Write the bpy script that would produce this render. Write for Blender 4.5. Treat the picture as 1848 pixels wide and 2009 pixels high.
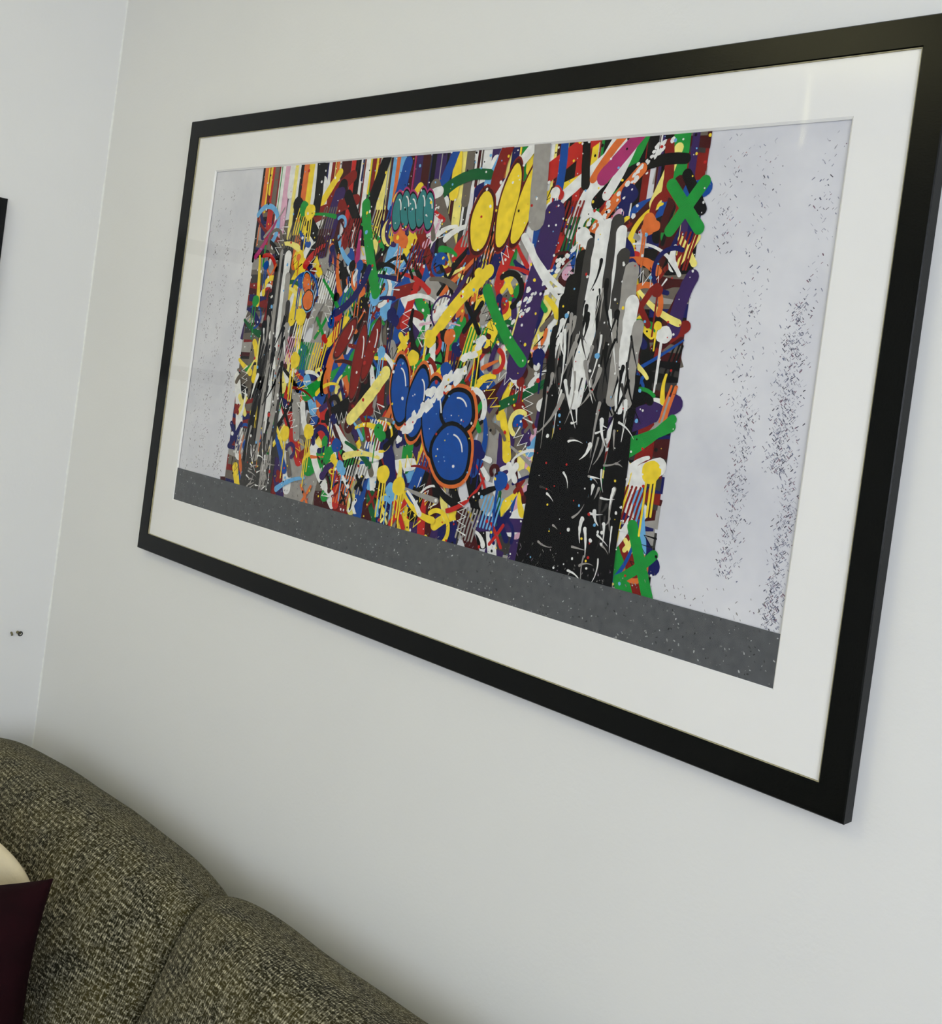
import bpy, bmesh, math, random
from mathutils import Matrix, Vector
import numpy as np

S = bpy.context.scene
COL = S.collection
for o in list(bpy.data.objects):
    bpy.data.objects.remove(o, do_unlink=True)

# ------------------------------------------------------------------ camera
cam_d = bpy.data.cameras.new('camera')
cam = bpy.data.objects.new('camera', cam_d)
COL.objects.link(cam)
S.camera = cam
right = Vector((0.7144, 0.6868, 0.1340))
down = Vector((0.1096, 0.0793, -0.9908))
fwd = Vector((-0.6911, 0.7225, -0.0186))
FLOOR = -2.0                                   # fitted frame: z = 0 at the picture's top edge, floor 2 m below
m = Matrix.Identity(4)
for i, v in enumerate((right, -down, -fwd)):
    for k in range(3):
        m[k][i] = v[k]
m.translation = Vector((1.8543, -1.0411, -0.4218 - FLOOR))
cam.matrix_world = m
cam_d.sensor_fit = 'HORIZONTAL'
cam_d.sensor_width = 36.0
cam_d.lens = 36.0 * 2159.4 / 1848.0
cam_d.shift_x = -59.6 / 1848.0
cam_d.shift_y = -186.1 / 1848.0
cam_d.clip_start = 0.02

# ------------------------------------------------------------------ world, lights, exposure
ROOM_X0, ROOM_X1 = -0.3537, 4.0
ROOM_Y0, ROOM_Y1 = -4.0, 0.0
CEIL = 2.62
w = bpy.data.worlds.new('world')
S.world = w
w.use_nodes = True
wb = w.node_tree.nodes['Background']
wb.inputs[0].default_value = (0.62, 0.76, 1.0, 1)
wb.inputs[1].default_value = 1.0


def area(name, loc, rot, sx, sy, power, col):
    d = bpy.data.lights.new(name, 'AREA')
    d.shape = 'RECTANGLE'
    d.size, d.size_y = sx, sy
    d.energy = power
    d.color = col
    o = bpy.data.objects.new(name, d)
    COL.objects.link(o)
    o.location = loc
    o.rotation_euler = rot
    return o


# daylight entering by the window in the right-hand wall and the one behind the camera
area('daylight_side', (ROOM_X1 + 0.02, -1.9, 1.75), (0, math.radians(90), 0), 1.25, 1.5, 56, (0.87, 0.915, 1.0))
area('daylight_rear', (3.0, ROOM_Y0 - 0.02, 1.75), (math.radians(90), 0, 0), 1.7, 1.25, 24, (0.72, 0.84, 1.0))
# position of the added fill uplighter, out of view (built below)
FILL_POS = (0.35, -1.55, 2.62)

S.view_settings.view_transform = 'Standard'
S.view_settings.look = 'None'
S.view_settings.gamma = 1.0
S.view_settings.use_curve_mapping = False
S.view_settings.exposure = -0.04

# ------------------------------------------------------------------ helpers
R = random.Random(7)


def srgb(r, g, b):
    def f(c):
        c /= 255.0
        return c / 12.92 if c <= 0.04045 else ((c + 0.055) / 1.055) ** 2.4
    return (f(r), f(g), f(b), 1.0)


def obj(name, verts, faces, mat=None, parent=None, smooth=False, kind=None):
    me = bpy.data.meshes.new(name)
    me.from_pydata([tuple(v) for v in verts], [], faces)
    me.update()
    if smooth:
        me.polygons.foreach_set('use_smooth', [True] * len(me.polygons))
    o = bpy.data.objects.new(name, me)
    COL.objects.link(o)
    if mat:
        me.materials.append(mat)
    if parent:
        o.parent = parent
    if kind:
        o['kind'] = kind
    return o


def empty(name, loc=(0, 0, 0), rot=(0, 0, 0)):
    o = bpy.data.objects.new(name, None)
    o.empty_display_size = 0.05
    COL.objects.link(o)
    o.location = loc
    o.rotation_euler = rot
    return o


def tag(o, label, cat, group=None):
    o['label'] = label
    o['category'] = cat
    if group:
        o['group'] = group
    return o


def boxes(specs):
    V, F = [], []
    for (x0, x1, y0, y1, z0, z1) in specs:
        b = len(V)
        V += [(x0, y0, z0), (x1, y0, z0), (x1, y1, z0), (x0, y1, z0),
              (x0, y0, z1), (x1, y0, z1), (x1, y1, z1), (x0, y1, z1)]
        F += [tuple(b + i for i in f) for f in ((3, 2, 1, 0), (4, 5, 6, 7), (0, 1, 5, 4), (1, 2, 6, 5), (2, 3, 7, 6), (3, 0, 4, 7))]
    return V, F


def bevel(o, wdt, seg=2):
    md = o.modifiers.new('bevel', 'BEVEL')
    md.width = wdt
    md.segments = seg
    md.limit_method = 'ANGLE'
    o.data.polygons.foreach_set('use_smooth', [True] * len(o.data.polygons))
    return o


def mat_new(name):
    mt = bpy.data.materials.new(name)
    mt.use_nodes = True
    nt = mt.node_tree
    return mt, nt, nt.nodes['Principled BSDF']


def node(nt, typ, **kw):
    n = nt.nodes.new(typ)
    for k, v in kw.items():
        if k == 'inp':
            for a, b in v.items():
                n.inputs[a].default_value = b
        else:
            setattr(n, k, v)
    return n


def simple(name, col, rough=0.5, spec=0.5, noise=0.0, nscale=40.0, bump=0.0, bscale=300.0, metal=0.0):
    mt, nt, p = mat_new(name)
    p.inputs['Base Color'].default_value = col
    p.inputs['Roughness'].default_value = rough
    p.inputs['Specular IOR Level'].default_value = spec
    p.inputs['Metallic'].default_value = metal
    tc = node(nt, 'ShaderNodeTexCoord')
    if noise > 0:
        n = node(nt, 'ShaderNodeTexNoise', inp={'Scale': nscale, 'Detail': 5.0})
        nt.links.new(tc.outputs['Object'], n.inputs['Vector'])
        mr = node(nt, 'ShaderNodeMapRange', inp={'From Min': 0.3, 'From Max': 0.7, 'To Min': 1 - noise, 'To Max': 1 + noise})
        nt.links.new(n.outputs['Fac'], mr.inputs['Value'])
        mx = node(nt, 'ShaderNodeMix', data_type='RGBA', blend_type='MULTIPLY')
        mx.inputs['Factor'].default_value = 1.0
        mx.inputs['A'].default_value = col
        nt.links.new(mr.outputs['Result'], mx.inputs['B'])
        nt.links.new(mx.outputs['Result'], p.inputs['Base Color'])
    if bump > 0:
        n = node(nt, 'ShaderNodeTexNoise', inp={'Scale': bscale, 'Detail': 3.0})
        nt.links.new(tc.outputs['Object'], n.inputs['Vector'])
        b = node(nt, 'ShaderNodeBump', inp={'Strength': bump, 'Distance': 0.002})
        nt.links.new(n.outputs['Fac'], b.inputs['Height'])
        nt.links.new(b.outputs['Normal'], p.inputs['Normal'])
    return mt


M_WALL = simple('wall_paint', srgb(231, 230, 227), 0.62, 0.35, noise=0.012, nscale=3.0, bump=0.10, bscale=160)
M_CEIL = simple('ceiling_paint', srgb(240, 240, 236), 0.8, 0.2, noise=0.01)
M_TRIM = simple('trim_paint', srgb(238, 238, 234), 0.4, 0.4, noise=0.01)
M_CAULK = simple('corner_caulk', srgb(236, 236, 230), 0.6, 0.3, noise=0.04, nscale=120)
M_FRAME = simple('satin_black_frame', srgb(6, 8, 6), 0.24, 0.5, noise=0.15, nscale=25, bump=0.04, bscale=500)
M_FRAME.node_tree.nodes['Principled BSDF'].inputs['IOR'].default_value = 1.24
M_SLIP = simple('raw_board_edge', srgb(168, 160, 128), 0.7, 0.2, noise=0.2, nscale=200)
M_MOUNT = simple('mount_board', srgb(244, 243, 239), 0.85, 0.2, noise=0.012, nscale=6, bump=0.05, bscale=900)
M_BEVEL = simple('mount_core', srgb(250, 250, 246), 0.8, 0.2, noise=0.01)
M_BACK = simple('backing_board', srgb(120, 100, 75), 0.9, 0.1, noise=0.1)
M_STEEL = simple('dull_steel', srgb(120, 112, 84), 0.35, 0.5, noise=0.1, metal=0.8)
M_PLUG = simple('olive_wall_plug', srgb(110, 104, 74), 0.6, 0.4, noise=0.2, nscale=300)
M_LEG = simple('dark_leg_wood', srgb(48, 34, 24), 0.45, 0.4, noise=0.3, nscale=30)

# wood floor
M_FLOOR, nt, p = mat_new('oak_boards')
tc = node(nt, 'ShaderNodeTexCoord')
mp = node(nt, 'ShaderNodeMapping', inp={'Scale': (2.0, 26.0, 1.0)})
nz = node(nt, 'ShaderNodeTexNoise', inp={'Scale': 3.0, 'Detail': 8.0, 'Distortion': 0.6})
cr = node(nt, 'ShaderNodeValToRGB')
cr.color_ramp.elements[0].color = srgb(120, 106, 88)
cr.color_ramp.elements[1].color = srgb(172, 156, 132)
nt.links.new(tc.outputs['Object'], mp.inputs['Vector'])
nt.links.new(mp.outputs['Vector'], nz.inputs['Vector'])
nt.links.new(nz.outputs['Fac'], cr.inputs['Fac'])
nt.links.new(cr.outputs['Color'], p.inputs['Base Color'])
p.inputs['Roughness'].default_value = 0.45

# clear pane: mirror by Fresnel over a clear body
M_GLASS = bpy.data.materials.new('clear_glass')
M_GLASS.use_nodes = True
nt = M_GLASS.node_tree
nt.nodes.remove(nt.nodes['Principled BSDF'])
tr = node(nt, 'ShaderNodeBsdfTransparent', inp={'Color': (0.99, 0.988, 0.99, 1)})
gl = node(nt, 'ShaderNodeBsdfGlossy', inp={'Roughness': 0.03})
lw = node(nt, 'ShaderNodeLayerWeight', inp={'Blend': 0.5})
pw = node(nt, 'ShaderNodeMath', operation='POWER', inp={1: 5.0})
fr = node(nt, 'ShaderNodeMapRange', inp={'To Min': 0.010, 'To Max': 0.9})
nt.links.new(lw.outputs['Facing'], pw.inputs[0])
nt.links.new(pw.outputs[0], fr.inputs['Value'])
nzz = node(nt, 'ShaderNodeTexNoise', inp={'Scale': 2.0})
bp_ = node(nt, 'ShaderNodeBump', inp={'Strength': 0.01, 'Distance': 0.002})
mx = node(nt, 'ShaderNodeMixShader')
nt.links.new(nzz.outputs['Fac'], bp_.inputs['Height'])
nt.links.new(bp_.outputs['Normal'], gl.inputs['Normal'])
nt.links.new(fr.outputs['Result'], mx.inputs['Fac'])
nt.links.new(tr.outputs['BSDF'], mx.inputs[1])
nt.links.new(gl.outputs['BSDF'], mx.inputs[2])
nt.links.new(mx.outputs['Shader'], nt.nodes['Material Output'].inputs['Surface'])


def tweed(name, dark, mid, light, sc=1.0):
    """woven tweed in the cloth's own UV (metres): pale slub threads along both directions over a dark ground"""
    mt, nt, p = mat_new(name)
    uv = node(nt, 'ShaderNodeTexCoord')

    def thread(su, sv, lo, hi, seed):
        mp = node(nt, 'ShaderNodeMapping', inp={'Scale': (su * sc, sv * sc, 1.0), 'Location': (seed, seed * 1.7, seed)})
        n = node(nt, 'ShaderNodeTexNoise', inp={'Scale': 1.0, 'Detail': 2.0, 'Roughness': 0.6, 'Distortion': 0.1})
        nt.links.new(uv.outputs['UV'], mp.inputs['Vector'])
        nt.links.new(mp.outputs['Vector'], n.inputs['Vector'])
        r = node(nt, 'ShaderNodeMapRange', inp={'From Min': lo, 'From Max': hi})
        nt.links.new(n.outputs['Fac'], r.inputs['Value'])
        return r.outputs['Result']
    a = thread(130, 420, 0.48, 0.62, 3.1)
    b = thread(420, 150, 0.52, 0.65, 9.4)
    c = thread(14, 30, 0.35, 0.68, 5.7)
    sx = node(nt, 'ShaderNodeSeparateXYZ')
    nt.links.new(uv.outputs['UV'], sx.inputs[0])
    prod = None
    for (out, period, lo) in (('X', 0.0046, -0.75), ('Y', 0.0060, -0.45)):
        k = node(nt, 'ShaderNodeMath', operation='MULTIPLY', inp={1: 6.28318 / period})
        nt.links.new(sx.outputs[out], k.inputs[0])
        wob = node(nt, 'ShaderNodeTexNoise', inp={'Scale': 110.0, 'Detail': 2.0})
        nt.links.new(uv.outputs['UV'], wob.inputs['Vector'])
        k2 = node(nt, 'ShaderNodeMath', operation='MULTIPLY_ADD', inp={1: 3.0})
        nt.links.new(wob.outputs['Fac'], k2.inputs[0])
        nt.links.new(k.outputs[0], k2.inputs[2])
        sn = node(nt, 'ShaderNodeMath', operation='SINE')
        nt.links.new(k2.outputs[0], sn.inputs[0])
        rg = node(nt, 'ShaderNodeMapRange', inp={'From Min': lo, 'From Max': 0.6, 'To Min': 0.36})
        nt.links.new(sn.outputs[0], rg.inputs['Value'])
        if prod is None:
            prod = rg.outputs['Result']
        else:
            mm = node(nt, 'ShaderNodeMath', operation='MULTIPLY')
            nt.links.new(prod, mm.inputs[0])
            nt.links.new(rg.outputs['Result'], mm.inputs[1])
            prod = mm.outputs[0]
    d = prod
    ad = node(nt, 'ShaderNodeMath', operation='MAXIMUM')
    nt.links.new(a, ad.inputs[0])
    nt.links.new(b, ad.inputs[1])
    ml = node(nt, 'ShaderNodeMath', operation='MULTIPLY')
    nt.links.new(ad.outputs[0], ml.inputs[0])
    nt.links.new(d, ml.inputs[1])
    m1 = node(nt, 'ShaderNodeMix', data_type='RGBA')
    m1.inputs['A'].default_value = dark
    m1.inputs['B'].default_value = mid
    nt.links.new(c, m1.inputs['Factor'])
    m2 = node(nt, 'ShaderNodeMix', data_type='RGBA')
    m2.inputs['B'].default_value = light
    nt.links.new(m1.outputs['Result'], m2.inputs['A'])
    nt.links.new(ml.outputs[0], m2.inputs['Factor'])
    nt.links.new(m2.outputs['Result'], p.inputs['Base Color'])
    p.inputs['Roughness'].default_value = 0.95
    p.inputs['Specular IOR Level'].default_value = 0.1
    p.inputs['Sheen Weight'].default_value = 0.04
    p.inputs['Sheen Roughness'].default_value = 0.5
    bm = node(nt, 'ShaderNodeBump', inp={'Strength': 0.7, 'Distance': 0.003})
    nt.links.new(ml.outputs[0], bm.inputs['Height'])
    nt.links.new(bm.outputs['Normal'], p.inputs['Normal'])
    return mt


M_TWEED = tweed('olive_grey_tweed', srgb(30, 28, 12), srgb(62, 56, 27), srgb(204, 196, 164))
M_MAROON = simple('maroon_velvet', srgb(27, 2, 6), 0.9, 0.15, noise=0.25, nscale=30, bump=0.1, bscale=700)
M_CREAM = simple('cream_plush', srgb(214, 200, 168), 0.9, 0.15, noise=0.06, nscale=20, bump=0.3, bscale=250)

# ------------------------------------------------------------------ room shell
T = 0.14


def struct(name, specs, mat, label, cat):
    V, F = boxes(specs)
    o = obj(name, V, F, mat, kind='structure')
    o['label'] = label
    o['category'] = cat
    return o


struct('floor', [(ROOM_X0 - T, ROOM_X1 + T, ROOM_Y0 - T, T, -0.1, 0)], M_FLOOR, 'oak board floor of the living room', 'floor')
struct('ceiling', [(ROOM_X0 - T, ROOM_X1 + T, ROOM_Y0 - T, T, CEIL, CEIL + 0.1)], M_CEIL, 'plain white ceiling of the living room', 'ceiling')
struct('wall_back', [(ROOM_X0 - T, ROOM_X1 + T, 0, T, 0, CEIL)], M_WALL, 'pale painted wall carrying the wide colourful framed print', 'wall')
struct('wall_left', [(ROOM_X0 - T, ROOM_X0, ROOM_Y0, 0, 0, CEIL)], M_WALL, 'pale painted side wall at the far end of the sofa', 'wall')


def wall_with_hole_x(name, x0, x1, a0, a1, z0, z1, label):
    struct(name, [(x0, x1, ROOM_Y0, a0, 0, CEIL), (x0, x1, a1, ROOM_Y1, 0, CEIL), (x0, x1, a0, a1, 0, z0), (x0, x1, a0, a1, z1, CEIL)], M_WALL, label, 'wall')


wall_with_hole_x('wall_right', ROOM_X1, ROOM_X1 + T, -2.65, -1.15, 1.13, 2.37, 'pale painted wall with a window opposite the sofa arm')
struct('wall_front', [(ROOM_X0 - T, 2.15, ROOM_Y0 - T, ROOM_Y0, 0, CEIL), (3.85, ROOM_X1 + T, ROOM_Y0 - T, ROOM_Y0, 0, CEIL),
                      (2.15, 3.85, ROOM_Y0 - T, ROOM_Y0, 0, 1.13), (2.15, 3.85, ROOM_Y0 - T, ROOM_Y0, 2.37, CEIL)],
       M_WALL, 'pale painted wall with a window facing the big print', 'wall')


def window_in(name, axis, c, a0, a1, z0, z1):
    e = empty(name, (0, 0, 0))
    e['kind'] = 'structure'
    e['label'] = 'white framed window of the living room'
    e['category'] = 'window'
    f = 0.05
    sp = [(a0, a0 + f, z0, z1), (a1 - f, a1, z0, z1), (a0 + f, a1 - f, z0, z0 + f), (a0 + f, a1 - f, z1 - f, z1), ((a0 + a1) / 2 - f / 2, (a0 + a1) / 2 + f / 2, z0 + f, z1 - f)]
    s = []
    for (p0, p1, q0, q1) in sp:
        s.append((c - 0.025, c + 0.025, p0, p1, q0, q1) if axis == 0 else (p0, p1, c - 0.025, c + 0.025, q0, q1))
    V, F = boxes(s)
    obj('window_frame', V, F, M_TRIM, e)
    mid = (a0 + a1) / 2
    for (p0, p1) in ((a0 + f, mid - f / 2), (mid + f / 2, a1 - f)):
        g = (c - 0.003, c + 0.003, p0, p1, z0 + f, z1 - f) if axis == 0 else (p0, p1, c - 0.003, c + 0.003, z0 + f, z1 - f)
        V, F = boxes([g])
        obj('pane', V, F, M_GLASS, e)


window_in('window_1', 0, ROOM_X1 + 0.10, -2.65, -1.15, 1.13, 2.37)
window_in('window_2', 1, ROOM_Y0 - 0.10, 2.15, 3.85, 1.13, 2.37)
struct('baseboard_back', [(ROOM_X0 + 0.014, ROOM_X1, -0.014, 0, 0, 0.10)], M_TRIM, 'white skirting board along the picture wall', 'baseboard')
struct('baseboard_left', [(ROOM_X0, ROOM_X0 + 0.014, ROOM_Y0, 0, 0, 0.10)], M_TRIM, 'white skirting board along the side wall', 'baseboard')

# uneven bead of filler and paint in the corner between the two walls
V, F = [], []
n = 520
rr = random.Random(3)
for i in range(n + 1):
    z = 0.10 + (CEIL - 0.10) * i / n
    r = 0.0022 + 0.0008 * math.sin(i * 0.21) + rr.uniform(-0.0010, 0.0010)
    for k in range(4):
        a = math.radians(90 * k / 3)
        # concave cove from the left wall to the back wall
        V.append((ROOM_X0 + r * (1 - math.sin(a)) , -r * (1 - math.cos(a)), z))
for i in range(n):
    for k in range(3):
        a = i * 4 + k
        F.append((a, a + 4, a + 5, a + 1))
o = obj('trim_1', V, F, M_CAULK, kind='structure', smooth=True)
o['label'] = 'uneven painted filler bead in the corner of the two walls'
o['category'] = 'trim'

# added unseen uplighter for warm fill: throws light up, the ceiling spreads it
fill_light = tag(empty('added_uplight', (FILL_POS[0], FILL_POS[1], CEIL)), 'round white uplighter bowl added out of view for soft fill light', 'fill_light')


def lathe(prof, seg=32):
    V, F = [], []
    for (r, z) in prof:
        for k in range(seg):
            a = 2 * math.pi * k / seg
            V.append((r * math.cos(a), r * math.sin(a), z))
    for i in range(len(prof) - 1):
        for k in range(seg):
            k2 = (k + 1) % seg
            F.append((i * seg + k, i * seg + k2, (i + 1) * seg + k2, (i + 1) * seg + k))
    return V, F


V, F = lathe([(0.001, 0), (0.06, 0), (0.06, -0.03), (0.006, -0.04), (0.006, -0.44), (0.001, -0.44)])
obj('fill_stem', V, F, M_TRIM, fill_light, True)
V, F = lathe([(0.001, -0.455), (0.08, -0.445), (0.16, -0.40), (0.19, -0.34), (0.185, -0.34), (0.155, -0.395), (0.078, -0.438), (0.001, -0.448)])
obj('fill_bowl', V, F, M_TRIM, fill_light, True)
ld = bpy.data.lights.new('fill_spot', 'SPOT')  # added fill source, aimed up at the ceiling
ld.energy = 54
ld.color = (1.0, 0.93, 0.52)
ld.shadow_soft_size = 0.03
ld.spot_size = math.radians(125)
ld.spot_blend = 0.6
lo = bpy.data.objects.new('fill_spot', ld)
COL.objects.link(lo)
lo.parent = fill_light
lo.location = (0.06, 0, -0.38)
lo.rotation_euler = (math.radians(180), 0, 0)

# ------------------------------------------------------------------ framed pictures


def rails(parent, W, H, wd, d, c=0.0012, slip=True):
    """four mitred rails; local x along, z up (0 at the top edge), front at y=-d, back at y=0"""
    prof = [(0, 0), (0, -d + c), (c, -d), (wd - c, -d), (wd, -d + c), (wd, -0.0165), (wd, 0)]
    prof = [(0, -0.0005), (0, -d + c), (c, -d), (wd - c, -d), (wd, -d + c), (wd, -0.0005)]
    corners = [(0, 0, 1, -1), (W, 0, -1, -1), (W, -H, -1, 1), (0, -H, 1, 1)]
    out = []
    for i in range(4):
        A, Bc = corners[i], corners[(i + 1) % 4]
        V = [(A[0] + A[2] * o_, y, A[1] + A[3] * o_) for (o_, y) in prof] + [(Bc[0] + Bc[2] * o_, y, Bc[1] + Bc[3] * o_) for (o_, y) in prof]
        n = len(prof)
        F = [(k, k + n, (k + 1) % n + n, (k + 1) % n) for k in range(n)]
        F += [tuple(range(n)), tuple(range(2 * n - 1, n - 1, -1))]
        out.append(obj('frame_rail', V, F, M_FRAME, parent))
    for r_ in out:
        bm = bmesh.new()
        bm.from_mesh(r_.data)
        bmesh.ops.recalc_face_normals(bm, faces=bm.faces)
        bm.to_mesh(r_.data)
        bm.free()
    if slip:
        t = 0.0008
        y0, y1 = -0.0172, -0.0150
        for (x0, x1, z0, z1) in ((wd, wd + t, -H + wd, -wd), (W - wd - t, W - wd, -H + wd, -wd), (wd + t, W - wd - t, -wd - t, -wd), (wd + t, W - wd - t, -H + wd, -H + wd + t)):
            V, F = boxes([(x0, x1, y0, y1, z0, z1)])
            obj('inner_slip', V, F, M_SLIP, parent)
    return out


def mount(parent, x0, x1, z0, z1, a0, a1, b0, b1, yf, th):
    """board with bevelled window: outer x0..x1,z0..z1; window a0..a1,b0..b1"""
    rings = [[(x0, z0), (x1, z0), (x1, z1), (x0, z1)], [(a0, b0), (a1, b0), (a1, b1), (a0, b1)]]
    V = [(x, yf, z) for x, z in rings[0]] + [(x, yf, z) for x, z in rings[1]]
    F = [(k, (k + 1) % 4, (k + 1) % 4 + 4, k + 4) for k in range(4)]
    o = obj('mount_board', V, F, M_MOUNT, parent)
    s = th
    V = [(x, yf, z) for x, z in rings[1]] + [(a0 + s, yf + th, b0 + s), (a1 - s, yf + th, b0 + s), (a1 - s, yf + th, b1 - s), (a0 + s, yf + th, b1 - s)]
    obj('bevelled_edge', V, F, M_BEVEL, o)
    return o


# --- the paint marks of the print, laid as flat layered shapes with one colour each
class Marks:
    def __init__(self):
        self.sh = []

    def poly(self, pts, faces, col):
        self.sh.append((pts, faces, col))

    def ribbon(self, path, wf, col, caps=True, jit=0.0, rnd=R):
        """path: list of (u,v); wf(t)->half width"""
        n = len(path)
        L, Rr = [], []
        for i in range(n):
            a = path[max(i - 1, 0)]
            b = path[min(i + 1, n - 1)]
            dx, dy = b[0] - a[0], b[1] - a[1]
            l = math.hypot(dx, dy) or 1e-6
            nx, ny = -dy / l, dx / l
            h = wf(i / (n - 1))
            j1 = 1 + rnd.uniform(-jit, jit)
            j2 = 1 + rnd.uniform(-jit, jit)
            L.append((path[i][0] + nx * h * j1, path[i][1] + ny * h * j1))
            Rr.append((path[i][0] - nx * h * j2, path[i][1] - ny * h * j2))
        pts = []
        F = []
        for i in range(n):
            pts += [L[i], Rr[i]]
        for i in range(n - 1):
            F.append((2 * i, 2 * i + 1, 2 * i + 3, 2 * i + 2))
        if caps:
            for (i, sgn) in ((0, -1), (n - 1, 1)):
                a = path[max(i - 1, 0)]
                b = path[min(i + 1, n - 1)]
                th = math.atan2(b[1] - a[1], b[0] - a[0])
                h = wf(i / (n - 1))
                base = len(pts)
                for k in range(1, 6):
                    an = th + (math.pi / 2) - sgn * 0 - math.pi * k / 6 if sgn > 0 else th - math.pi / 2 - math.pi * k / 6
                    pts.append((path[i][0] + h * math.cos(an), path[i][1] + h * math.sin(an)))
                if sgn > 0:
                    F.append((2 * i,) + tuple(range(base, base + 5)) + (2 * i + 1,))
                else:
                    F.append((2 * i + 1,) + tuple(range(base, base + 5)) + (2 * i,))
        self.poly(pts, F, col)

    def blob(self, c, r, col, lob=0.0, n=18, asp=1.0, rot=0.0, rnd=R):
        ph = [rnd.uniform(0, 6.28) for _ in range(4)]
        pts = [c]
        for k in range(n):
            a = 2 * math.pi * k / n
            q = r * (1 + lob * (0.6 * math.sin(2 * a + ph[0]) + 0.5 * math.sin(3 * a + ph[1]) + 0.4 * math.sin(5 * a + ph[2])))
            x, y = q * math.cos(a) * asp, q * math.sin(a)
            pts.append((c[0] + x * math.cos(rot) - y * math.sin(rot), c[1] + x * math.sin(rot) + y * math.cos(rot)))
        F = [(0, k + 1, (k + 1) % n + 1) for k in range(n)]
        self.poly(pts, F, col)

    def build(self, name, U, Vh, mat, parent, org, step=6e-6):
        # clip every shape to the sheet, then give overlapping shapes rising layers
        B = []
        for pts, F, c in self.sh:
            for i, (u, v) in enumerate(pts):
                pts[i] = (min(max(u, 0), U), min(max(v, 0), Vh))
            a = np.array(pts)
            B.append((a[:, 0].min(), a[:, 1].min(), a[:, 0].max(), a[:, 1].max()))
        B = np.array(B)
        n = len(B)
        lay = np.zeros(n, int)
        for i in range(n):
            if i:
                ov = (B[:i, 0] < B[i, 2]) & (B[:i, 2] > B[i, 0]) & (B[:i, 1] < B[i, 3]) & (B[:i, 3] > B[i, 1])
                lay[i] = (lay[:i][ov].max() + 1) if ov.any() else 1
            else:
                lay[i] = 1
        V, Fa, C = [], [], []
        for (pts, F, c), l in zip(self.sh, lay):
            b = len(V)
            V += [(u, -l * step, v) for u, v in pts]
            C += [c] * len(pts)
            Fa += [tuple(b + k for k in f) for f in F]
        o = obj(name, V, Fa, mat, parent)
        at = o.data.color_attributes.new('ink', 'FLOAT_COLOR', 'POINT')
        at.data.foreach_set('color', np.array(C, dtype=np.float32).ravel())
        o.location = org
        return o, lay.max()


def path_curve(p0, ang, length, bend, n=12):
    pts = [p0]
    a = ang
    st = length / (n - 1)
    for i in range(n - 1):
        pts.append((pts[-1][0] + st * math.cos(a), pts[-1][1] + st * math.sin(a)))
        a += bend / (n - 1)
    return pts


INK = {k: srgb(*v) for k, v in dict(
    black=(8, 8, 9), white=(236, 236, 232), dred=(134, 28, 22), red=(196, 40, 34), yellow=(246, 216, 54), pyellow=(246, 232, 128),
    navy=(20, 24, 92), purple=(58, 36, 94), blue=(18, 76, 160), lblue=(112, 178, 226), green=(28, 150, 58), dgreen=(16, 96, 48),
    orange=(226, 114, 52), maroon=(70, 16, 18), taupe=(112, 103, 92), grey=(160, 156, 150), dgrey=(60, 58, 56), pink=(226, 176, 198),
    magenta=(176, 50, 112), teal=(52, 130, 132)).items()}
PAL = ['black'] * 15 + ['white'] * 13 + ['dred'] * 11 + ['red'] * 6 + ['yellow'] * 10 + ['pyellow'] * 5 + ['navy'] * 8 + ['purple'] * 6 + ['blue'] * 6 + \
      ['lblue'] * 4 + ['green'] * 7 + ['dgreen'] * 2 + ['orange'] * 6 + ['maroon'] * 6 + ['taupe'] * 6 + ['grey'] * 5 + ['pink'] * 2 + ['magenta'] * 1


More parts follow.
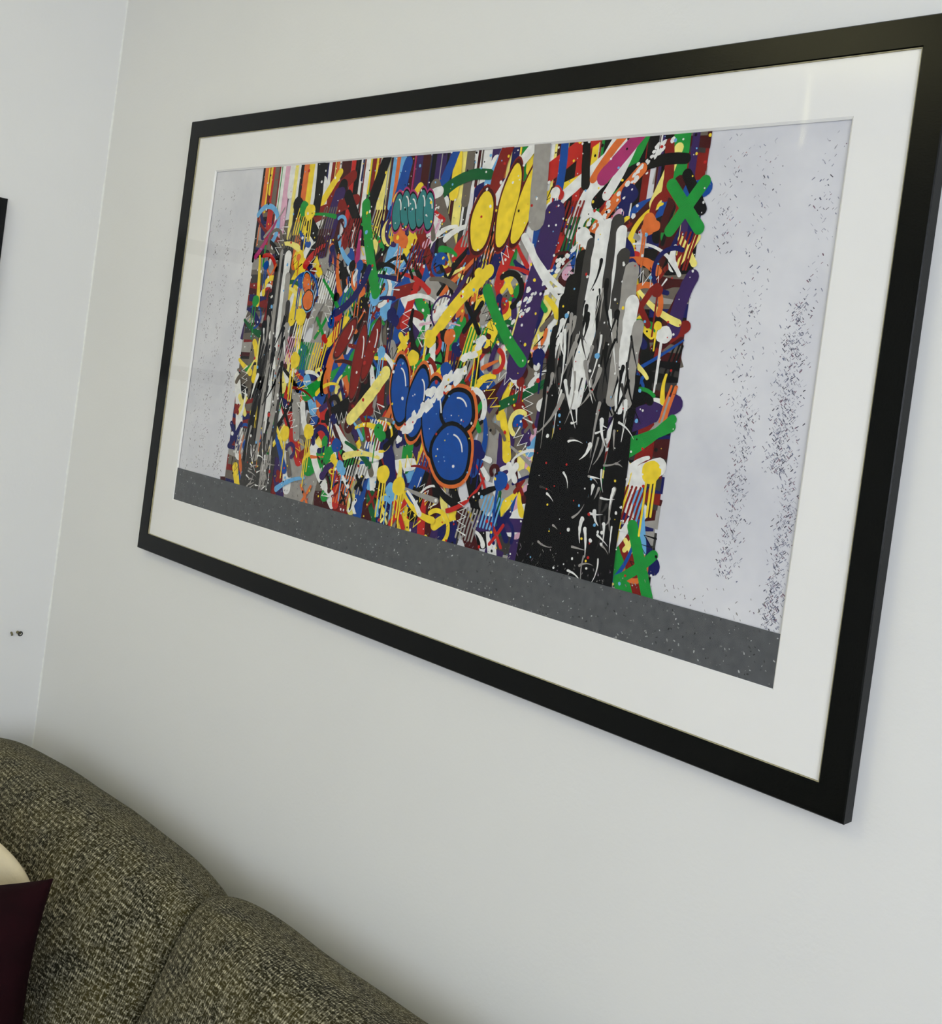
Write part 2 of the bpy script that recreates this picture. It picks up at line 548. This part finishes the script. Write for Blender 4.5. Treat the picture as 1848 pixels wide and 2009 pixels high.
def abstract_print(U, Vh, u0, u1, gv, seed):
    """generic street-paint abstract: a band of layered strokes between two pale plastered margins over a grey strip"""
    R = random.Random(seed)
    mk = Marks()
    pick = lambda: INK[R.choice(PAL)]
    rib0 = mk.ribbon

    def inside(path, wf, *a):
        # keep the strokes on the painted band
        lo = min(q[0] for q in path)
        hi = max(q[0] for q in path)
        sh = (u0 + 0.004 - lo) if lo < u0 + 0.004 else ((u1 - 0.004 - hi) if hi > u1 - 0.004 else 0)
        rib0([(q[0] + sh, q[1]) for q in path], wf, *a)
    mk.ribbon = inside
    U0 = lambda v: u0 + 0.018 * math.sin(v * 21) * 0.5 + 0.01 * (1 - v / Vh)
    # 1 ground of the band: broad upright dry strokes
    for i in range(150):
        u = R.uniform(u0 + 0.015, u1 - 0.02)
        v = R.uniform(gv, Vh)
        c = INK[R.choice(['taupe', 'grey', 'dgrey', 'black', 'maroon', 'dred', 'purple', 'navy', 'taupe', 'grey', 'dgrey'])]
        mk.ribbon(path_curve((u, v), -math.pi / 2 + R.uniform(-0.15, 0.15), R.uniform(0.12, 0.3), R.uniform(-0.3, 0.3)), lambda t, h=R.uniform(0.012, 0.028): h, c, False, 0.06, R)
    for i in range(60):
        v = gv + (Vh - gv) * i / 59
        for (ue, s) in ((u0, 1), (u1, -1)):
            h = R.uniform(0.008, 0.016)
            mk.ribbon([(ue + R.uniform(-0.004, 0.01) * s, v), (ue + s * 0.03, v), (ue + s * R.uniform(0.05, 0.08), v + R.uniform(-0.01, 0.01))], lambda t, h=h: h, INK[R.choice(['taupe', 'dgrey', 'black', 'maroon', 'dred', 'grey', 'navy'])], False, 0.2, R)
    # 2 drips running from the top edge
    u = u0 + 0.004
    while u < u1 - 0.02:
        wd = R.choice([0.0015, 0.002, 0.003, 0.005, 0.008])
        ln = R.uniform(0.03, 0.17)
        c = pick()
        mk.ribbon([(u, Vh), (u, Vh - ln * 0.5), (u + R.uniform(-0.001, 0.001), Vh - ln)], lambda t, h=wd: h, c, True, 0.05, R)
        u += wd * R.uniform(0.6, 1.7)
    # 3 broad strokes
    for i in range(230):
        u = R.uniform(u0 + 0.03, u1 - 0.03)
        v = R.uniform(gv + 0.01, Vh - 0.05)
        ln = R.uniform(0.05, 0.15)
        h = R.uniform(0.006, 0.015)
        mk.ribbon(path_curve((u, v), R.choice([-1.2, -0.9, 0.9, 1.2, 1.57, -1.57, 0.4]) + R.uniform(-0.3, 0.3), ln, R.choice([0, 0, R.uniform(-1.6, 1.6)])),
                  lambda t, h=h: h * (1 - 0.25 * t), pick(), True, 0.05, R)
        if R.random() < 0.25:
            mk.ribbon(path_curve((u + h * 1.6, v + h), R.choice([-1.0, 1.0, 1.5]), ln * 0.9, R.uniform(-0.6, 0.6)), lambda t, h=h: h * 0.8, pick(), True, 0.05, R)
    # 4 medium strokes, crosses, hooks
    for i in range(520):
        u = R.uniform(u0 + 0.012, u1 - 0.012)
        v = R.uniform(gv + 0.006, Vh - 0.09)
        ln = R.uniform(0.02, 0.085)
        h = R.uniform(0.002, 0.0062)
        tp = R.random()
        c = pick()
        a = R.uniform(0, math.pi)
        if tp < 0.5:
            mk.ribbon(path_curve((u, v), a, ln, R.uniform(-1.2, 1.2)), lambda t, h=h: h * (1.1 - 0.6 * t), c, True, 0.08, R)
        elif tp < 0.62:
            for q in (0.9, 2.2):
                d = ln * 0.3
                mk.ribbon([(u - d * math.cos(q), v - d * math.sin(q)), (u, v), (u + d * math.cos(q + 0.1), v + d * math.sin(q + 0.1))], lambda t, h=h: h * 0.8, c, True, 0.05, R)
        elif tp < 0.78:
            mk.ribbon(path_curve((u, v), a, ln * 1.4, R.choice([-1, 1]) * R.uniform(2.5, 5.2), 18), lambda t, h=h: h * 0.75, c, True, 0.04, R)
        elif tp < 0.9:
            pts = []
            for k in range(9):
                pts.append((u + k * 0.006 * math.cos(a) + (0.008 if k % 2 else -0.008) * -math.sin(a), v + k * 0.006 * math.sin(a) + (0.008 if k % 2 else -0.008) * math.cos(a)))
            mk.ribbon(pts, lambda t: 0.0012, INK[R.choice(['white', 'black', 'yellow', 'white'])], True, 0, R)
        else:
            for k in range(6):
                mk.ribbon([(u + k * 0.006, v), (u + k * 0.006 + 0.004, v + 0.02), (u + k * 0.006 + 0.010, v + 0.042)], lambda t: 0.0014, c, True, 0.2, R)
    # 5 rounded blots with runs of paint
    for i in range(75):
        u = R.uniform(u0 + 0.02, u1 - 0.02)
        v = R.uniform(gv + 0.05, Vh - 0.06)
        r = R.uniform(0.005, 0.013)
        c = INK[R.choice(['yellow', 'white', 'black', 'green', 'lblue', 'navy', 'red', 'yellow', 'orange', 'blue', 'dred'])]
        for q in range(R.randint(1, 3)):
            uu = u + R.uniform(-r, r) * 0.8
            mk.ribbon([(uu, v), (uu, v - r * 2), (uu, v - r * R.uniform(3, 7))], lambda t: 0.0012, c, True, 0.1, R)
        mk.blob((u, v), r, c, 0.08, rnd=R)
        if R.random() < 0.4:
            mk.blob((u + r * 0.9, v - r * 0.7), r * 0.8, c, 0.08, rnd=R)

    # 6 clusters of plump lobes with two outlines
    def lobes(cs, fill, line, outer, lo=0.006, oo=0.011, hi=True):
        for (u, v, r, asp, rot) in cs:
            mk.blob((u, v), r + oo, INK[outer], 0.05, 26, asp, rot, random.Random(5))
        for (u, v, r, asp, rot) in cs:
            mk.blob((u, v), r + lo, INK[line], 0.05, 26, asp, rot, random.Random(5))
            mk.blob((u, v), r, INK[fill], 0.05, 26, asp, rot, random.Random(5))
        if hi:
            for (u, v, r, asp, rot) in cs:
                pa = [(u + r * asp * 0.62 * math.cos(q) * math.cos(rot) - r * 0.7 * math.sin(q) * math.sin(rot), v + r * asp * 0.62 * math.cos(q) * math.sin(rot) + r * 0.7 * math.sin(q) * math.cos(rot)) for q in [0.2 + 0.16 * k for k in range(9)]]
                mk.ribbon(pa, lambda t: 0.0012, INK['white'], True, 0, R)
    lobes([(0.573, 0.252, 0.045, 0.42, 0.15), (0.612, 0.238, 0.048, 0.42, -0.1), (0.650, 0.222, 0.050, 0.46, 0.1), (0.695, 0.235, 0.026, 1.1, 0.3), (0.692, 0.178, 0.036, 1.0, 0)], 'blue', 'black', 'orange')
    lobes([(0.692, 0.492, 0.040, 0.5, -0.1), (0.738, 0.512, 0.055, 0.3, -0.15), (0.772, 0.520, 0.060, 0.25, -0.3)], 'yellow', 'maroon', 'dred', 0.006, 0.009, False)
    lobes([(0.432, 0.318, 0.034, 0.34, -0.6), (0.470, 0.285, 0.055, 0.22, -0.1), (0.496, 0.305, 0.045, 0.25, -0.25)], 'dred', 'maroon', 'taupe', 0.004, 0.006)
    lobes([(0.515 + 0.017 * k, 0.508 + 0.004 * (k % 2), 0.026, 0.42, 0.1 * (k % 3)) for k in range(5)], 'teal', 'black', 'magenta', 0.003, 0.006)
    lobes([(0.317, 0.398, 0.017, 0.6, 0.3), (0.325, 0.372, 0.015, 0.9, 0)], 'orange', 'black', 'lblue', 0.002, 0.004, False)
    # large upright swathes
    mk.ribbon(path_curve((0.822, 0.50), -1.75, 0.20, 0.05), lambda t: 0.017, INK['purple'], True, 0.05, R)
    mk.ribbon(path_curve((0.785, 0.592), -1.5, 0.10, 0), lambda t: 0.014, INK['grey'], True, 0.05, R)
    for (du, a) in ((0, -0.9), (0.013, -1.0)):
        mk.ribbon(path_curve((0.775 + du, 0.47 - du), a, 0.10, 0.45), lambda t: 0.0055 * (1.1 - 0.7 * t), INK['white'], True, 0.05, R)
    mk.ribbon(path_curve((0.72, 0.40), -1.0, 0.12, 0.35), lambda t: 0.0085, INK['green'], True, 0.04, R)
    mk.ribbon(path_curve((0.640, 0.350), 0.9, 0.11, -0.3), lambda t: 0.009, INK['yellow'], True, 0.04, R)
    mk.ribbon(path_curve((0.622, 0.330), 0.9, 0.12, -0.3), lambda t: 0.007, INK['yellow'], True, 0.04, R)
    mk.ribbon(path_curve((0.44, 0.52), -1.3, 0.14, 0.2), lambda t: 0.010, INK['green'], True, 0.08, R)
    mk.ribbon(path_curve((0.40, 0.355), 0.4, 0.0001 + 0.10, 0.9), lambda t: 0.006, INK['navy'], True, 0.08, R)
    mk.ribbon(path_curve((0.47, 0.20), 0.75, 0.10, 0.2), lambda t: 0.010, INK['pyellow'], True, 0.1, R)
    for q in (0.95, 2.3):
        mk.ribbon([(1.035 - 0.034 * math.cos(q), 0.505 - 0.034 * math.sin(q)), (1.035, 0.505), (1.035 + 0.034 * math.cos(q), 0.505 + 0.034 * math.sin(q))], lambda t: 0.0075, INK['green'], True, 0.03, R)
    mk.ribbon(path_curve((1.035, 0.135), -1.15, 0.085, 0), lambda t: 0.0075, INK['green'], True, 0.03, R)
    mk.ribbon(path_curve((1.030, 0.070), 0.55, 0.06, 0.3), lambda t: 0.006, INK['green'], True, 0.03, R)
    for k in range(2):
        mk.ribbon(path_curve((0.99, 0.222 - 0.004 * k), 0.30 + 0.3 * k, 0.085 - 0.015 * k, 0.2), lambda t: 0.006, INK['green'], True, 0.03, R)
    for (u, v, c) in ((1.022, 0.20, 'yellow'), (0.597, 0.118, 'yellow'), (0.56, 0.13, 'yellow'), (0.300, 0.512, 'yellow'), (0.312, 0.345, 'yellow')):
        for dx in (-0.005, 0.002, 0.007):
            mk.ribbon([(u + dx, v), (u + dx, v - 0.03), (u + dx, v - R.uniform(0.04, 0.08))], lambda t: 0.0015, INK[c], True, 0.1, R)
        mk.blob((u, v), 0.0135, INK[c], 0.07, rnd=R)
    # white splash, long and thin
    for k in range(26):
        t = k / 25
        u, v = 0.59 + 0.13 * t, 0.195 + 0.13 * t
        mk.blob((u + R.gauss(0, 0.004), v + R.gauss(0, 0.004)), R.uniform(0.003, 0.009), INK['white'], 0.3, 14, 1.6, 0.7, R)
    for k in range(90):
        t = R.random()
        mk.blob((0.77 + 0.22 * t + R.gauss(0, 0.004), 0.36 + 0.23 * t + R.gauss(0, 0.006)), R.uniform(0.0008, 0.0035), INK['white'], 0.2, 8, 1.5, 0.8, R)
    # 7 two broad monochrome brushed columns
    def column(uc, half, vb, vt, split, dark, light, n, seed2, wide=0.010):
        Q = random.Random(seed2)
        for k in range(n):
            u = uc + half * (2 * k / (n - 1) - 1) + Q.uniform(-0.004, 0.004)
            hh = wide * Q.uniform(0.7, 1.2)
            mk.ribbon(path_curve((u, vb + Q.uniform(0, 0.02)), math.pi / 2 + Q.uniform(-0.05, 0.05), (split - vb) + Q.uniform(0, 0.06), Q.uniform(-0.08, 0.08)), lambda t, h=hh: h, INK[dark], False, 0.16, Q)
        for k in range(n + 4):
            f = 2 * k / (n + 3) - 1
            u = uc + half * f * 0.95 + Q.uniform(-0.003, 0.003)
            hh = wide * Q.uniform(0.6, 1.0)
            sh = 'black' if f < -0.35 else Q.choice(light)
            top = vt - 0.13 * abs(f) ** 1.6 - Q.uniform(0, 0.02)
            mk.ribbon(path_curve((u, top), -math.pi / 2 + Q.uniform(-0.05, 0.05), (top - split) * Q.uniform(0.85, 1.08), Q.uniform(-0.08, 0.08)), lambda t, h=hh: h * (1.0 - 0.2 * t), INK[sh], True, 0.12, Q)
        for k in range(60):
            f = Q.uniform(-1, 1)
            v = Q.uniform(split, vt - 0.05 - 0.10 * abs(f))
            mk.ribbon(path_curve((uc + half * f * 0.95, v), -math.pi / 2 + Q.uniform(-0.35, 0.35), Q.uniform(0.02, 0.08), Q.uniform(-0.7, 0.7)), lambda t, h=Q.uniform(0.001, 0.004): h * (1.1 - t), INK['black' if (f > -0.35 and Q.random() < 0.5) else Q.choice(light + ['dgrey'])], True, 0.2, Q)
        for k in range(22):
            f = Q.uniform(0.2, 1)
            mk.ribbon(path_curve((uc + half * f, Q.uniform(vb + 0.04, split)), -math.pi / 2 + Q.uniform(-0.3, 0.3), Q.uniform(0.01, 0.05), Q.uniform(-0.9, 0.9)), lambda t, h=Q.uniform(0.0008, 0.003): h * (1.1 - t), INK[Q.choice(light)], True, 0.2, Q)
        for k in range(26):
            u = uc + Q.uniform(-half, half) * 0.9
            v = Q.uniform(vb, split)
            mk.ribbon(path_curve((u, v), Q.uniform(-0.7, 0.7), Q.uniform(0.008, 0.03), Q.uniform(-1, 1)), lambda t: 0.0014 * (1.1 - t), INK[Q.choice(light)], True, 0.2, Q)
    column(0.912, 0.066, 0.04, 0.50, 0.27, 'black', ['white', 'grey', 'white', 'grey', 'dgrey', 'white'], 9, 4, 0.0125)
    column(0.246, 0.034, 0.035, 0.47, 0.12, 'dgrey', ['grey', 'grey', 'dgrey', 'white'], 6, 11, 0.009)
    # 8 speckle
    for i in range(1100):
        u = R.uniform(u0, u1)
        v = R.uniform(gv, Vh)
        mk.blob((u, v), abs(R.gauss(0, 0.0011)) + 0.0005, INK[R.choice(['white', 'white', 'white', 'black', 'yellow', 'lblue', 'red'])], 0.1, 7, 1.0, 0, R)
    mk.ribbon = rib0
    # 9 grey strip along the foot, pale flecks on it
    mk.poly([(0, 0), (U, 0), (U, gv), (0, gv)], [(0, 1, 2, 3)], srgb(92, 94, 96))
    for i in range(900):
        u = R.uniform(0, U)
        v = R.uniform(0, gv * 0.98)
        g = R.choice([130, 150, 70, 60, 180, 75])
        mk.blob((u, v), R.uniform(0.0003, 0.0010), srgb(g, g, g), 0.2, 6, R.uniform(1, 2.2), R.uniform(0, 3), R)
    # dry rubbed flecks on the plaster margins
    def flecks(uc, v0, v1, spread, n, cols, lean):
        for i in range(n):
            t = R.random() ** 0.8
            v = v0 + (v1 - v0) * (1 - t)
            u = uc + R.gauss(0, spread)
            if 0.003 < u < U - 0.003:
                a = R.choice([lean, math.pi - lean]) + R.uniform(-0.2, 0.2)
                ln = R.uniform(0.001, 0.0045)
                h = R.uniform(0.00015, 0.0006)
                g = R.choice(cols)
                mk.ribbon([(u, v), (u + ln * 0.5 * math.cos(a), v + ln * 0.5 * math.sin(a)), (u + ln * math.cos(a), v + ln * math.sin(a))], lambda t, h=h: h, srgb(*g), False, 0.5, R)
    CL = [(100, 102, 118), (140, 142, 158), (165, 167, 180), (130, 104, 118), (120, 126, 148), (175, 176, 188), (84, 82, 92), (172, 172, 184)]
    flecks(1.135, 0.10, 0.30, 0.007, 420, CL, 0.9)
    flecks(1.120, 0.28, 0.58, 0.010, 200, CL, 0.9)
    flecks(1.180, 0.22, 0.40, 0.009, 700, CL, 0.8)
    flecks(1.190, 0.38, 0.58, 0.008, 90, CL, 0.8)
    flecks(1.196, 0.06, 0.22, 0.006, 500, CL, 0.8)
    flecks(1.075, 0.45, 0.585, 0.010, 90, CL + [(176, 120, 120)], 0.9)
    CW = [(120, 118, 116), (90, 88, 86), (150, 148, 146), (120, 104, 120)]
    flecks(0.032, 0.10, 0.56, 0.008, 170, CW, 0.9)
    flecks(0.070, 0.08, 0.56, 0.006, 190, CW, 0.9)
    flecks(0.125, 0.07, 0.50, 0.006, 330, CW, 1.0)
    flecks(0.6, gv, gv + 0.03, 0.9, 700, CW, 1.0)
    return mk


M_PRINT, nt, p = mat_new('printed_plaster_white')
tc = node(nt, 'ShaderNodeTexCoord')
n1 = node(nt, 'ShaderNodeTexNoise', inp={'Scale': 7.0, 'Detail': 6.0, 'Roughness': 0.65})
cr = node(nt, 'ShaderNodeValToRGB')
cr.color_ramp.elements[0].position = 0.32
cr.color_ramp.elements[0].color = srgb(208, 209, 216)
cr.color_ramp.elements[1].position = 0.66
cr.color_ramp.elements[1].color = srgb(229, 229, 232)
nt.links.new(tc.outputs['Object'], n1.inputs['Vector'])
nt.links.new(n1.outputs['Fac'], cr.inputs['Fac'])
nt.links.new(cr.outputs['Color'], p.inputs['Base Color'])
p.inputs['Roughness'].default_value = 0.75
p.inputs['Specular IOR Level'].default_value = 0.2

M_INK, nt, p = mat_new('screen_print_inks')
at = node(nt, 'ShaderNodeVertexColor', layer_name='ink')
tc = node(nt, 'ShaderNodeTexCoord')
n1 = node(nt, 'ShaderNodeTexNoise', inp={'Scale': 90.0, 'Detail': 4.0})
mr = node(nt, 'ShaderNodeMapRange', inp={'From Min': 0.3, 'From Max': 0.7, 'To Min': 0.86, 'To Max': 1.1})
mx = node(nt, 'ShaderNodeMix', data_type='RGBA', blend_type='MULTIPLY')
mx.inputs['Factor'].default_value = 1.0
nt.links.new(tc.outputs['Object'], n1.inputs['Vector'])
nt.links.new(n1.outputs['Fac'], mr.inputs['Value'])
nt.links.new(at.outputs['Color'], mx.inputs['A'])
nt.links.new(mr.outputs['Result'], mx.inputs['B'])
nt.links.new(mx.outputs['Result'], p.inputs['Base Color'])
p.inputs['Roughness'].default_value = 0.9
p.inputs['Specular IOR Level'].default_value = 0.05

PW, PH, PWD, PD = 1.40, 0.7867, 0.031, 0.0184
pic = tag(empty('framed_print', (0, 0, -FLOOR)), 'wide black framed print of bright paint strokes behind glass above the sofa', 'picture')
rails(pic, PW, PH, PWD, PD)
X0, X1, Z0, Z1 = 0.096, 1.3055, -0.6825, -0.0925
YF, TH = -0.0148, 0.0026
mount(pic, PWD - 0.0005, PW - PWD + 0.0005, -PH + PWD - 0.0005, -PWD + 0.0005, X0, X1, Z0, Z1, YF, TH)
U, VH = X1 - X0 + 0.004, Z1 - Z0 + 0.004
V = [(X0 - 0.002, YF + TH + 0.001, Z0 - 0.002), (X1 + 0.002, YF + TH + 0.001, Z0 - 0.002), (X1 + 0.002, YF + TH + 0.001, Z1 + 0.002), (X0 - 0.002, YF + TH + 0.001, Z1 + 0.002)]
sheet = obj('print_sheet', V, [(0, 1, 2, 3)], M_PRINT, pic)
mk = abstract_print(U, VH, 0.150, 1.045, 0.060, 21)
marks, nl = mk.build('paint_marks', U, VH, M_INK, sheet, (X0 - 0.002, YF + TH + 0.001 - 0.00002, Z0 - 0.002), 1e-5)
marks['kind'] = 'stuff'
V, F = boxes([(PWD - 0.0008, PW - PWD + 0.0008, YF - 0.0016, YF - 0.0004, -PH + PWD - 0.0008, -PWD + 0.0008)])
obj('glass', V, F, M_GLASS, pic)
V, F = boxes([(PWD - 0.001, PW - PWD + 0.001, -0.0090, -0.0040, -PH + PWD - 0.001, -PWD + 0.001)])
obj('backing_board', V, F, M_BACK, pic)

# second picture on the side wall: only its right-hand edge enters the view
QW, QH = 0.45, 0.31
pic2 = tag(empty('framed_picture', (ROOM_X0, -0.195 - QW, 1.828), (0, 0, math.radians(90))), 'black framed picture hung on the side wall left of the corner', 'picture')
rails(pic2, QW, QH, PWD, PD)
mount(pic2, PWD - 0.0005, QW - PWD + 0.0005, -QH + PWD - 0.0005, -PWD + 0.0005, 0.075, QW - 0.075, -QH + 0.07, -0.07, YF, TH)
V, F = boxes([(PWD - 0.001, QW - PWD + 0.001, -0.0110, -0.0040, -QH + PWD - 0.001, -PWD + 0.001)])
obj('print_sheet', V, F, M_PRINT, pic2)
V, F = boxes([(PWD - 0.0008, QW - PWD + 0.0008, YF - 0.0016, YF - 0.0004, -QH + PWD - 0.0008, -PWD + 0.0008)])
obj('glass', V, F, M_GLASS, pic2)

# ------------------------------------------------------------------ fixings left in the side wall


def tube(path, r, seg=8, closed=False):
    V, F = [], []
    n = len(path)
    for i in range(n):
        a = Vector(path[(i - 1) % n] if closed else path[max(i - 1, 0)])
        b = Vector(path[(i + 1) % n] if closed else path[min(i + 1, n - 1)])
        t = (b - a).normalized()
        up = Vector((0, 0, 1)) if abs(t.z) < 0.9 else Vector((1, 0, 0))
        s = t.cross(up).normalized()
        q = s.cross(t)
        for k in range(seg):
            an = 2 * math.pi * k / seg
            V.append(Vector(path[i]) + s * r * math.cos(an) + q * r * math.sin(an))
    for i in range(n if closed else n - 1):
        j = (i + 1) % n
        for k in range(seg):
            k2 = (k + 1) % seg
            F.append((i * seg + k, i * seg + k2, j * seg + k2, j * seg + k))
    if not closed:
        F += [tuple(range(seg - 1, -1, -1)), tuple(range((n - 1) * seg, n * seg))]
    return V, F


eye = tag(empty('screw_eye', (ROOM_X0, -0.0625, 0.970)), 'small dull metal screw eye left in the side wall above the sofa', 'screw eye')
V, F = tube([(-0.004, 0, 0), (0.003, 0, 0), (0.011, 0, 0)], 0.0030, 10)
obj('shank', V, F, M_PLUG, eye, True)
V, F = tube([(0.0145, 0.0040 * math.cos(a), 0.0040 * math.sin(a)) for a in [2 * math.pi * k / 20 for k in range(20)]], 0.0012, 8, True)
obj('ring', V, F, simple('blackened_steel', srgb(26, 25, 20), 0.4, 0.5, noise=0.2), eye, True)
V, F = tube([(-0.004, 0, 0.0030), (0.001, 0, 0.002), (0.0040, 0, 0.0002), (0.0052, 0, -0.0030)], 0.0021, 10)
o = obj('wall_plug', V, F, M_PLUG, smooth=True)
o.location = (ROOM_X0, -0.0748, 0.9675)
tag(o, 'small olive wall plug stub beside the screw eye', 'wall plug')

# ------------------------------------------------------------------ sofa


def loft_cushion(name, mat, parent, x0, x1, cy, cz, hh, ht, tilt, nx=72, ns=88, exl=6.0, exr=6.0, ep=3.2, bulge=0.02, seed=1):
    """upholstered cushion: tilted superellipse section (y,z) lofted along x with rounded ends; UV in metres"""
    rnd = random.Random(seed)
    ph = [rnd.uniform(0, 6.28) for _ in range(6)]
    V, F, UV = [], [], []
    xm, hx = (x0 + x1) / 2, (x1 - x0) / 2
    sgn = lambda q: (1 if q >= 0 else -1)
    for i in range(nx + 1):
        th = math.pi * (i / nx) - math.pi / 2
        # even steps on a superellipse profile in x
        t = math.sin(th)
        t = sgn(t) * abs(t) ** 0.62
        ex = exl if t < 0 else exr
        s = max(1 - abs(t) ** ex, 0.0) ** (1 / ex)
        x = xm + hx * t
        sc_h = 0.80 * s + 0.20 * min(1, s * 3) if s > 0 else 0
        sc_t = s
        run = 0.0
        prev = None
        for k in range(ns + 1):
            a = 2 * math.pi * k / ns - math.pi / 2
            q = (abs(math.cos(a)) ** ep + abs(math.sin(a)) ** ep) ** (-1 / ep)
            py = -q * math.cos(a) * ht * sc_t          # front is -y
            pz = q * math.sin(a) * hh * (0.80 + 0.20 * s) * (1 if s > 0.02 else s / 0.02)
            face = max(0, math.cos(a)) ** 0.7 * s
            py -= bulge * face * (1 - t * t)
            pz += 0.004 * math.sin(x * 9 + ph[0]) * max(0, math.sin(a))
            py += 0.003 * math.sin(x * 13 + pz * 17 + ph[1]) + 0.002 * math.sin(x * 31 - pz * 23 + ph[2])
            Y = cy + py * math.cos(tilt) + pz * math.sin(tilt)
            Z = cz - py * math.sin(tilt) + pz * math.cos(tilt)
            if prev is not None:
                run += math.hypot(Y - prev[0], Z - prev[1])
            prev = (Y, Z)
            V.append((x, Y, Z))
            # distance along x grows round the ends too
            UV.append((x + hx * 0.25 * sgn(t) * (1 - s), (k / ns) * 2.9 * (hh + ht)))
    st = ns + 1
    for i in range(nx):
        for k in range(ns):
            F.append((i * st + k, i * st + k + 1, (i + 1) * st + k + 1, (i + 1) * st + k))
    o = obj(name, V, F, mat, parent, True)
    ul = o.data.uv_layers.new(name='UVMap')
    for lp in o.data.loops:
        ul.data[lp.index].uv = UV[lp.vertex_index]
    return o


def soft_box(name, mat, parent, x0, x1, y0, y1, z0, z1, r=0.04):
    V, F = boxes([(x0, x1, y0, y1, z0, z1)])
    o = obj(name, V, F, mat, parent)
    ul = o.data.uv_layers.new(name='UVMap')
    for pl in o.data.polygons:
        nrm = pl.normal
        for li in pl.loop_indices:
            v = o.data.vertices[o.data.loops[li].vertex_index].co
            ul.data[li].uv = (v.x, v.z) if abs(nrm.y) > 0.5 else ((v.x, v.y) if abs(nrm.z) > 0.5 else (v.y, v.z))
    bevel(o, r, 5)
    return o


sofa = tag(empty('sofa', (0, 0, 0)), 'olive grey tweed sofa with plump back cushions against the picture wall', 'sofa')
SX0, SX1, SEAM = -0.325, 1.45, 0.538
soft_box('sofa_base', M_TWEED, sofa, SX0, SX1 - 0.02, -0.84, -0.03, 0.10, 0.27, 0.02)
soft_box('back_frame', M_TWEED, sofa, SX0, SX1 - 0.17, -0.062, -0.022, 0.265, 0.66, 0.015)
soft_box('armrest', M_TWEED, sofa, SX1 - 0.17, SX1, -0.86, -0.03, 0.10, 0.58, 0.045)
for (a, b) in ((SX0, SEAM - 0.002), (SEAM + 0.002, SX1 - 0.172)):
    soft_box('seat_cushion', M_TWEED, sofa, a, b, -0.87, -0.075, 0.272, 0.42, 0.045)
loft_cushion('back_cushion', M_TWEED, sofa, -0.262, SEAM, -0.176, 0.618, 0.208, 0.096, 0.33, exl=2.9, exr=5.2, seed=2)
loft_cushion('back_cushion', M_TWEED, sofa, SEAM, SX1 - 0.172, -0.176, 0.627, 0.208, 0.096, 0.33, exl=4.4, exr=5.0, seed=5)
for x in (SX0 + 0.07, SX1 - 0.07):
    for y in (-0.78, -0.09):
        V, F = lathe([(0.001, 0), (0.018, 0), (0.028, 0.101), (0.001, 0.101)], 16)
        l = obj('leg', V, F, M_LEG, sofa, True)
        l.location = (x, y, 0)


def pillow(name, mat, size, thick, corner, yaw, lean, roll, label, n=36, pinch=0.06, seed=1, soft=0.0):
    """scatter cushion: knife-edged square with drawn-in sides; 'corner' = its top right corner in the room"""
    V, F = [], []
    h = size / 2
    rnd = random.Random(seed)
    ph = [rnd.uniform(0, 6.28) for _ in range(4)]
    for side in (1, -1):
        for i in range(n + 1):
            for j in range(n + 1):
                a, b = 2 * i / n - 1, 2 * j / n - 1
                a, b = math.sin(a * math.pi / 2) * 0.4 + a * 0.6, math.sin(b * math.pi / 2) * 0.4 + b * 0.6
                x = h * a * (1 - pinch * (1 - b * b))
                z = h * b * (1 - pinch * (1 - a * a))
                x, z = x * (1 - soft * b * b * b * b), z * (1 - soft * a * a * a * a)
                d = thick / 2 * ((1 - a ** 2) * (1 - b ** 2)) ** 0.42
                d *= 1 + 0.05 * math.sin(5 * a + ph[0]) * math.sin(4 * b + ph[1])
                V.append((x, side * d, z))
    st = n + 1
    for s in range(2):
        off = s * st * st
        for i in range(n):
            for j in range(n):
                f = (off + i * st + j, off + (i + 1) * st + j, off + (i + 1) * st + j + 1, off + i * st + j + 1)
                F.append(f if s else f[::-1])
    o = obj(name, V, F, mat, None, True)
    bm = bmesh.new()
    bm.from_mesh(o.data)
    bmesh.ops.remove_doubles(bm, verts=bm.verts, dist=1e-5)
    bmesh.ops.recalc_face_normals(bm, faces=bm.faces)
    bm.to_mesh(o.data)
    bm.free()
    Mx = Matrix.Rotation(yaw, 4, 'Z') @ Matrix.Rotation(lean, 4, 'X') @ Matrix.Rotation(roll, 4, 'Y')
    o.matrix_world = Matrix.Translation(Vector(corner) - (Mx @ Vector((h, 0, h)))) @ Mx
    tag(o, label, 'cushion')
    return o


pillow('scatter_cushion', M_MAROON, 0.375, 0.11, (0.408, -0.305, 0.8235), math.radians(44), math.radians(-9), math.radians(-4),
       'dark maroon scatter cushion with a pointed corner propped on the sofa', pinch=0.11)
pillow('plush_cushion', M_CREAM, 0.37, 0.06, (0.368, -0.287, 0.792), math.radians(15), math.radians(-7), math.radians(9),
       'cream plush cushion tucked behind the dark maroon one', seed=4, pinch=-0.03, soft=0.14)
